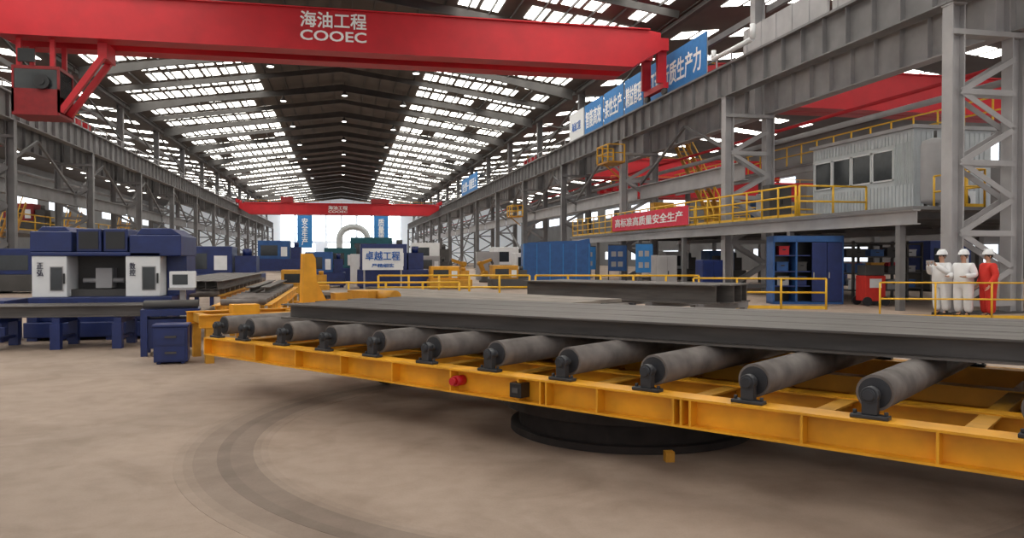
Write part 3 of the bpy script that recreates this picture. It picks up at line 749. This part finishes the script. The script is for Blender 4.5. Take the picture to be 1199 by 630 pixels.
MC = [
 ((-5.6,38,0),4.2,2.2,2.1,NAVY,NAVY,'navy blue workshop machine with pale control panel'),
 ((-9.9,36,0),3.6,2.0,2.0,NAVY,BLUE,'blue workshop machine beside the infeed line'),
 ((-8.4,30,0),2.6,2.0,1.7,NAVY,WHT,'white and navy machine beside the infeed line'),
 ((-13.5,40,0),3.5,2.0,2.0,GREYD,NAVY,'navy and grey workshop machine near the columns'),
 ((-14.2,52,0),3.5,2.0,2.4,NAVY,WHT,'white and navy workshop machine near the columns'),
 ((-9,62,0),4,2.0,2.4,GREYD,NAVY,'navy and dark grey workshop machine in the hall'),
 ((-23,52,3.4),3.0,2.0,2.0,GREYD,YELD,'worn yellow machine on the side platform'),
 ((-23,66,3.4),3.0,2.0,2.2,GREYD,REDD,'dark red machine on the side platform'),
 ((-.9,44,0),2.2,1.6,1.9,NAVY,BLUE,'blue and navy machine with small dark access door'),
 ((2.6,42.2,0),3.6,1.8,2.3,NAVY,NAVY,'navy machine behind the white sign board'),
 ((0.3,52,0),3.0,2.0,2.2,NAVY,TEAL,'teal and navy workshop machine in the hall'),
 ((3.0,66,0),5,2.6,3.2,GREYD,TEAL,'dark teal shot blasting machine in the hall'),
 ((8.5,78,0),4,2.6,3.0,GREYD,WHT,'white and grey workshop machine in the hall'),
 ((-6.5,90,0),5,2.6,3.4,NAVY,BLUE,'large blue workshop machine in the hall'),
 ((13.0,62,0),3,2.2,2.4,GREYD,WHT,'white workshop machine near the columns'),
 ((22.1,36,0),2.2,1.4,1.9,NAVY,WHT,'white and navy machine below the mezzanine'),
 ((22.3,43.9,0),2.4,1.4,2.0,GREYD,BLUE,'blue and dark grey machine below the mezzanine'),
 ((22.2,50,0),2.4,1.4,2.0,GREYD,WHT,'white and grey machine below the mezzanine'),
 ((28.5,33,0),3.4,1.8,2.4,GREYD,NAVY,'navy machine in the side bay'),
 ((28.5,44,0),3.4,1.8,2.2,NAVY,WHT,'white and navy machine in the side bay'),
 ((12.6,53,0),2.4,1.6,1.9,NAVY,WHT,'white and navy machine near the columns'),
 ((5.6,50,0),2.0,1.4,1.7,GREYD,GREYL,'pale grey machine with dark base in the hall'),
 ((5.4,40.5,0),2.2,1.2,1.15,YELD,YEL,'low yellow drive machine beside the fence'),
 ((8.4,40,0),2.0,1.2,1.2,GREYD,YELD,'low yellow and grey machine beside the fence'),
 ((-1.5,34,0),2.0,1.0,1.1,YELD,YELD,'low worn yellow machine between the conveyors'),
]
for a_ in MC: machine(*a_)
robot((6.9,47.5,0),'yellow six-axis handling robot on a dark base',R(20))
robot((9.0,50.5,0),'yellow six-axis handling robot on a dark base',R(-160))
ecab((-7.2,34.2,0),.9,.6,1.8,WHT,'white electrical cabinet between the machines')
ecab((1.0,48.5,0),1.0,.6,1.8,WHT,'white electrical cabinet beside the robots')
ecab((10.2,56,0),1.6,.8,2.0,GREYL,'pale grey electrical cabinet beside the machines')
ecab((15.0,52,0),1.2,.8,2.0,BLUE,'blue electrical cabinet near the columns')
ecab((15.3,66,0),1.8,.8,2.2,WHT,'white electrical cabinet near the columns')
ecab((14.6,34.5,0),1.0,.7,1.7,GREYL,'pale grey electrical cabinet near the columns')
ecab((14.9,30.5,0),.9,.7,1.5,NAVY,'navy electrical cabinet near the columns')
du = thing('extraction_duct', 'large pale grey inverted-U extraction duct', 'duct', (1.6, 112, 0))
pts = [Vector((-1.9,0,2.4)), Vector((-1.9,0,3.3)), Vector((-1.9,0,4.2))]
for i in range(1, 16):
    a = math.pi-i*math.pi/16; pts.append(Vector((1.9*math.cos(a),0,4.2+1.6*math.sin(a))))
pts += [Vector((1.9,0,4.2)), Vector((1.9,0,3.3)), Vector((1.9,0,2.4))]
M().tube(pts, .42).obj('duct_pipe', WCAB, du)
for x in (-2.6, 1.2): M().b(x,x+1.4,-.8,.8,0,2.42).obj('fan_housing', TEAL, du)
sb = thing('sign_board', 'white sign board with blue Chinese characters on posts', 'sign', (2.0, 40, 0))
M().b(-1.0,1.0,-.03,.03,.98,2.05).obj('board', WHT, sb)
for x in (-.95,.87): M().b(x,x+.08,.03,.1,0,2.05).obj('post', GREYL, sb)
text('卓越工程', 1.7, .46, LETB, (0,-.045,1.68), FRONT, sb)
text('严精细实', 1.1, .2, LETB, (0,-.045,1.2), FRONT, sb)
for x, t, mt in ((-9.3,'安全生产',BANN),(10.2,'质量第一',BANN)):
    e = thing('hanging_banner', 'tall vertical blue banner with white characters near the end wall', 'banner', (x, 212, 4.0))
    M().b(-1.9,1.9,-.05,.05,0,8.5).obj('banner_cloth', mt, e)
    M().b(-2,2,-.1,.1,8.5,8.7).b(-.03,.03,-.03,.03,8.7,11.9).obj('hanging_rod', GREYD, e)
    text(t, 1.6, 7.0, LET, (0,-.07,4.2), FRONT, e, vertical=True)
bc = thing('blue_enclosure', 'blue panelled steel enclosure beside the columns', 'enclosure', (11.8, 43.5, 0), R(-10))
M().b(-1.85,1.85,-1.4,1.4,.0,2.35).obj('enclosure_body', BLUE, bc)
M().poly([(-1.85,2.35),(1.85,2.35),(1.8,2.65),(1.2,2.52),(0,2.5),(-1.5,2.42)],-1.3,1.3).obj('enclosure_roof', BLUE, bc)
for i in range(6): M().b(-1.85+i*.72,-1.8+i*.72,-1.44,-1.4,.08,2.35).obj('panel_rib', BANN, bc)
M().b(-.35,.35,-1.42,-1.4,.1,2.1).obj('enclosure_door', BLUE, bc)
def casebox(loc, rz, w, m, label, grp, name='tool_case', cat='case', h=.28):
    e = thing(name, label, cat, loc, rz, grp)
    M().b(-w/2,w/2,-.15,.15,0,h).obj('case_body', m, e, bevel=.01)
    M().b(-w/2-.015,w/2+.015,-.165,.165,h,h+.035).obj('lid', m, e)
    M().b(-.06,.06,-.18,-.165,h*.6,h*.75).obj('latch', BLK, e)
a_ = R(-14); CX, CYy = 15.75, 24.9
ca = thing('tool_cabinet', 'blue steel tool cabinet with a dark open front', 'cabinet', (CX, CYy, 0), a_)
M().b(-1.2,-1.14,-.4,.4,0,2.35).b(1.14,1.2,-.4,.4,0,2.35).b(-1.2,1.2,.36,.4,0,2.35).b(-1.2,1.2,-.4,.4,2.14,2.35).b(-.43,-.37,-.4,.4,.05,2.24).b(-1.2,1.2,-.4,.4,0,.08).obj('cabinet_body', BLUE, ca)
M().b(-1.14,1.14,.33,.355,.08,2.14).obj('back_panel', BLK, ca)
for z in (.6, 1.1, 1.65):
    M().b(-1.14,-.43,-.38,.32,z,z+.04).obj('shelf', NAVY, ca); M().b(-.37,.1,-.3,.32,z,z+.04).obj('shelf', NAVY, ca)
for (xa, xb) in ((.12,.62),(.64,1.14)):
    dr = M().b(xa,xb,-.42,-.39,.1,2.12).obj('cabinet_door', NAVY, ca)
    M().b(xa+.04,xa+.07,-.46,-.42,.9,1.1).obj('handle', GREYL, dr)
for i, (x, z, w) in enumerate(((-.78,.64,.4),(-.8,1.14,.4),(-.75,1.69,.35),(-.14,.64,.34),(-.14,1.14,.34))):
    casebox((CX+x*math.cos(a_), CYy+x*math.sin(a_), z), a_, w, (GREYL, BLUE, RED, NAVY, GREYD)[i], 'tool case on the cabinet shelf', 'tool cases in the cabinet')
rm = thing('welding_unit', 'red welding power unit with grey top and wheels', 'welding machine', (17.4, 23.6, 0), R(-10))
M().b(-.35,.35,-.35,.35,.15,1.0).obj('housing', CLR, rm, bevel=.03)
M().b(-.32,.32,-.3,.3,1.0,1.35).obj('top_unit', GREYD, rm, bevel=.02)
for x in (-.3,.3):
    for y in (-.4,.36): M().cyl((x,y-.04,.15),(x,y+.04,.15),.15,16).obj('wheel', BLK, rm)
M().b(-.2,.2,-.36,-.35,.6,.9).obj('control_panel', WHT, rm)
for (rx, ry) in ((20.9,27.2),(21.6,30.5),(18.3,28.9),(18.9,25.5)):
    rk = thing('storage_rack', 'dark steel storage rack with several levels', 'rack', (rx, ry, 0))
    for x in (-1.1,1.1):
        for y in (-.4,.4): M().b(x-.04,x+.04,y-.04,y+.04,0,2.2).obj('rack_post', GREYD, rk)
    for z in (.4,1.0,1.6,2.1): M().b(-1.14,1.14,-.44,.44,z,z+.05).obj('rack_shelf', GREYD, rk)
    for i in range(9):
        z = (.45,1.05,1.65)[i//3]; x = rx-.75+(i%3)*.72+random.uniform(-.05,.05); h = random.uniform(.2,.34)
        casebox((x,ry-.1,z), 0, .55, random.choice([WHT,BLUE,GREYL,YELD,RED,GREYD]), 'lidded parts box on the storage rack', 'parts boxes on the storage racks', 'parts_box', 'box', h)
for (x, y, w, mt, lab) in ((15.9,44.5,1.1,BLUE,'dark blue notice board on a stand'),(15.9,50.4,1.2,BANN,'blue notice board on a stand'),(15.6,39.5,.9,BANN,'blue notice board on a stand'),(15.9,57,1.6,WHT,'white notice board on a stand')):
    e = thing('notice_board', lab, 'notice board', (x, y, 0), R(-10))
    M().b(-w/2,w/2,-.03,.03,.8,2.3).obj('board', mt, e)
    M().b(-w/2,-w/2+.06,.03,.09,0,2.35).b(w/2-.06,w/2,.03,.09,0,2.35).b(-w/2,w/2,.03,.09,2.3,2.36).obj('frame', GREYD, e)
    for j in range(4): M().b(-w*.34+w*.36*(j%2),-w*.08+w*.36*(j%2),-.04,-.03,1.05+(j//2)*.6,1.35+(j//2)*.6).obj('notice_sheet', LETB if mt is WHT else GREYL, e)

# fences
railing([(10.9,23.4),(14.6,21.9)], .95, 'safety_fence', 'yellow tubular safety fence on the floor', YRAIL, 0, step=1.3, r=.03)
railing([(13.85,18.4),(17.77,17.05),(20.4,16.2)], .95, 'safety_fence', 'yellow tubular safety fence on the floor before the workers', YRAIL, 0, step=1.35, r=.022)
railing([(1.3,29.2),(6.7,28.2)], .95, 'safety_fence', 'yellow tubular safety fence between the conveyors', YRAIL, 0, step=1.2, r=.035)
railing([(6.9,28.1),(12.6,26.6)], .95, 'safety_fence', 'yellow tubular safety fence between the conveyors', YRAIL, 0, step=1.2, r=.035)
railing([(-.9,24.5),(3.5,24.0)], .85, 'safety_fence', 'yellow tubular safety fence beside the outfeed line', YRAIL, 0, step=1.2, r=.03)
for i, (x, y) in enumerate(((-20.1,51),(-20.1,62),(-20.1,76))):
    e = thing('steel_stair', 'yellow steel access stair beside the column row', 'stair', (x, y, 0))
    for xx in (0,.8): M().bar((xx,0,.1),(xx,4,5),.06,.22).obj('stringer', YELD, e)
    for k in range(16): M().b(.03,.77,k*.25,k*.25+.22,.3*k+.12,.3*k+.16).obj('tread', YELD, e)
    for xx in (0,.8): M().bar((xx,0,1.0),(xx,4,6.0),.05,.05).obj('handrail', YRAIL, e)
pl = thing('side_platform', 'grey steel platform in the side bay', 'platform', (-24.6, 40, 0))
M().b(0,4,0,50,3.2,3.4).obj('deck', GREY, pl)
for y in (1, 13, 25, 37, 49):
    for x in (.1,3.7): M().b(x,x+.2,y-.1,y+.1,0,3.2).obj('platform_post', GREY, pl)
railing([(-20.7,40),(-20.7,90)], 1.1, 'safety_railing', 'yellow railing on the side bay platform', YRAIL, 3.4, step=3, r=.045)

# ------------------------------------------------------------------ people
def skinmesh(name, verts, edges, radii, root, m, parent, sub=2):
    me = bpy.data.meshes.new(name); me.from_pydata(verts, edges, [])
    o = bpy.data.objects.new('tmp', me); S.collection.objects.link(o)
    sk = o.modifiers.new('s', 'SKIN'); sk.use_smooth_shade = True
    for i, r in enumerate(radii):
        d = me.skin_vertices[0].data[i]; d.radius = (r, r); d.use_root = (i == root)
    sb_ = o.modifiers.new('u', 'SUBSURF'); sb_.levels = sub; sb_.render_levels = sub
    bpy.context.view_layer.update()
    dg = bpy.context.evaluated_depsgraph_get()
    nm = bpy.data.meshes.new_from_object(o.evaluated_get(dg)); bpy.data.objects.remove(o)
    nm.materials.clear(); nm.materials.append(m)
    for p in nm.polygons: p.use_smooth = True
    n = bpy.data.objects.new(name, nm); S.collection.objects.link(n)
    if parent: n.parent = parent
    return n
def person(loc, rz, label, main, lh, rh, le, re):
    V = []; E = []; Rr = []
    def add(p, r, par=None):
        V.append(tuple(p)); Rr.append(r); i = len(V)-1
        if par is not None: E.append((par, i))
        return i
    pel = add((0,0,.95), .12); sp = add((0,0,1.12), .11, pel); ch = add((0,0,1.32), .13, sp); nb = add((0,0,1.44), .075, ch)
    nk = add((0,-.005,1.50), .052, nb); h1 = add((0,-.015,1.57), .072, nk); h2 = add((0,-.01,1.64), .088, h1); add((0,0,1.71), .065, h2)
    for sg, hand, elb in ((1, lh, le), (-1, rh, re)):
        sh = add((sg*.18,0,1.39), .055, ch); el = add(elb, .040, sh); wr = add(hand, .028, el)
        d = (Vector(hand)-Vector(elb)).normalized(); pm = Vector(hand)+d*.06
        pi_ = add(pm, .030, wr)
        side = d.cross(Vector((0,1,0))).normalized() if abs(d.y) < .9 else Vector((1,0,0))
        nrm = d.cross(side).normalized()
        for k, L in enumerate((.065,.078,.072,.058)):
            o_ = side*(-.028+k*.019); a = add(pm+d*.03+o_, .010, pi_); b2 = add(pm+d*(.03+L*.55)+o_+nrm*.008, .0085, a); add(pm+d*(.03+L)+o_*.9+nrm*.028, .007, b2)
        t1 = add(pm-d*.01-side*.045+nrm*.01, .011, pi_); add(pm+d*.035-side*.062+nrm*.02, .009, t1)
        lg = add((sg*.10,0,.88), .09, pel); kn = add((sg*.12,-.01,.50), .058, lg); an = add((sg*.12,.01,.10), .04, kn); add((sg*.13,-.12,.045), .035, an)
    e = thing('person', label, 'person', loc, rz)
    skinmesh('body', V, E, Rr, pel, SKIN, e)
    M().lathe([(.016,0),(.012,.02),(.004,.045)],8,(0,-.102,1.60)).obj('nose', SKIN, e)
    for x in (.032,-.032): M().lathe([(.004,-.008),(.012,0),(.004,.008)],8,(x,-.092,1.645)).obj('eye', HAIR, e)
    M().b(-.024,.024,-.092,-.086,1.57,1.578).obj('mouth', CLR, e)
    for sg in (1,-1): M().lathe([(.006,-.03),(.018,0),(.006,.03)],8,(sg*.09,0,1.63),.6,1).obj('ear', SKIN, e)
    M().lathe([(.07,-.06),(.096,0),(.097,.05),(.06,.09)],16,(0,.018,1.645)).obj('hair', HAIR, e)
    V2 = []; E2 = []; R2 = []
    def add2(p, r, par=None):
        V2.append(tuple(p)); R2.append(r); i = len(V2)-1
        if par is not None: E2.append((par, i))
        return i
    p0 = add2((0,0,.95), .235); s0 = add2((0,0,1.12), .215, p0); c0 = add2((0,0,1.30), .225, s0); add2((0,0,1.45), .11, c0)
    for sg, hand, elb in ((1, lh, le), (-1, rh, re)):
        a = add2((sg*.22,0,1.38), .11, c0); b2 = add2(elb, .088, a); add2(hand, .068, b2)
        l = add2((sg*.12,0,.84), .165, p0); k = add2((sg*.14,-.01,.50), .135, l); add2((sg*.14,.01,.11), .115, k)
    skinmesh('coverall', V2, E2, R2, p0, main, e)
    M().lathe([(.19,.955),(.192,.97),(.192,.995),(.188,1.01)],24,(0,0,0),1.0,.95).obj('belt', GREYL, e)
    for sg in (1,-1):
        M().b(sg*.14-.05,sg*.14+.05,-.19,.07,0,.03).lathe([(.055,.03),(.05,.08),(.042,.13)],12,(sg*.135,0,0),1,1.1).b(sg*.14-.045,sg*.14+.045,-.18,.0,.03,.075).obj('boot', BLK, e, bevel=.012)
    M().lathe([(.135,1.685),(.135,1.70),(.128,1.74),(.10,1.80),(.05,1.83),(.01,1.835)],24,(0,0,0),1,1.12).b(-.07,.07,-.195,-.12,1.683,1.695).b(-.012,.012,-.12,.12,1.81,1.842).obj('helmet', WHT, e, bevel=.004)
    return e
person((16.45,18.44,0), R(-75), 'person in white work coverall and white helmet, arms bent', CLW,
            (.24,-.30,1.10), (-.24,-.30,1.10), (.32,.02,1.13), (-.32,.02,1.13))
p2 = person((16.80,17.98,0), R(-105), 'person in red work coverall and white helmet, arms lowered', CLR,
            (.32,-.14,.86), (-.32,-.10,.88), (.32,.03,1.13), (-.32,.03,1.13))
M().b(-.09,.09,.20,.215,1.25,1.32).obj('reflective_patch', WHT, p2)
p3 = person((16.42,19.2,0), R(-80), 'person in white work coverall raising a phone before the face', CLW,
            (.12,-.38,1.40), (-.12,-.38,1.40), (.30,-.12,1.16), (-.30,-.12,1.16))
q = Matrix.Rotation(R(-80), 4, 'Z') @ Vector((0,-.46,1.47))
ph = thing('mobile_phone', 'dark mobile phone held up in both hands', 'phone', (16.42+q.x, 19.2+q.y, q.z), R(-80))
M().b(-.13,.13,-.006,.006,-.06,.06).obj('phone_body', GREYL, ph, bevel=.003)
M().b(-.12,.12,.006,.008,-.05,.05).obj('phone_screen', GLS, ph)

# ------------------------------------------------------------------ light and camera
w = bpy.data.worlds.new('World'); S.world = w; w.use_nodes = True
w.node_tree.nodes['Background'].inputs[0].default_value = (0.98, 0.97, 0.97, 1)
w.node_tree.nodes['Background'].inputs[1].default_value = 1.0

cam = bpy.data.cameras.new('Camera'); co = bpy.data.objects.new('Camera', cam); S.collection.objects.link(co)
cam.sensor_width = 36; cam.lens = 36*930/1199; cam.clip_end = 600; cam.clip_start = .05
co.location = (0, 0, 1.62)
co.rotation_euler = (R(90-.86), 0, R(-12.1))
S.camera = co
S.view_settings.view_transform = 'Standard'
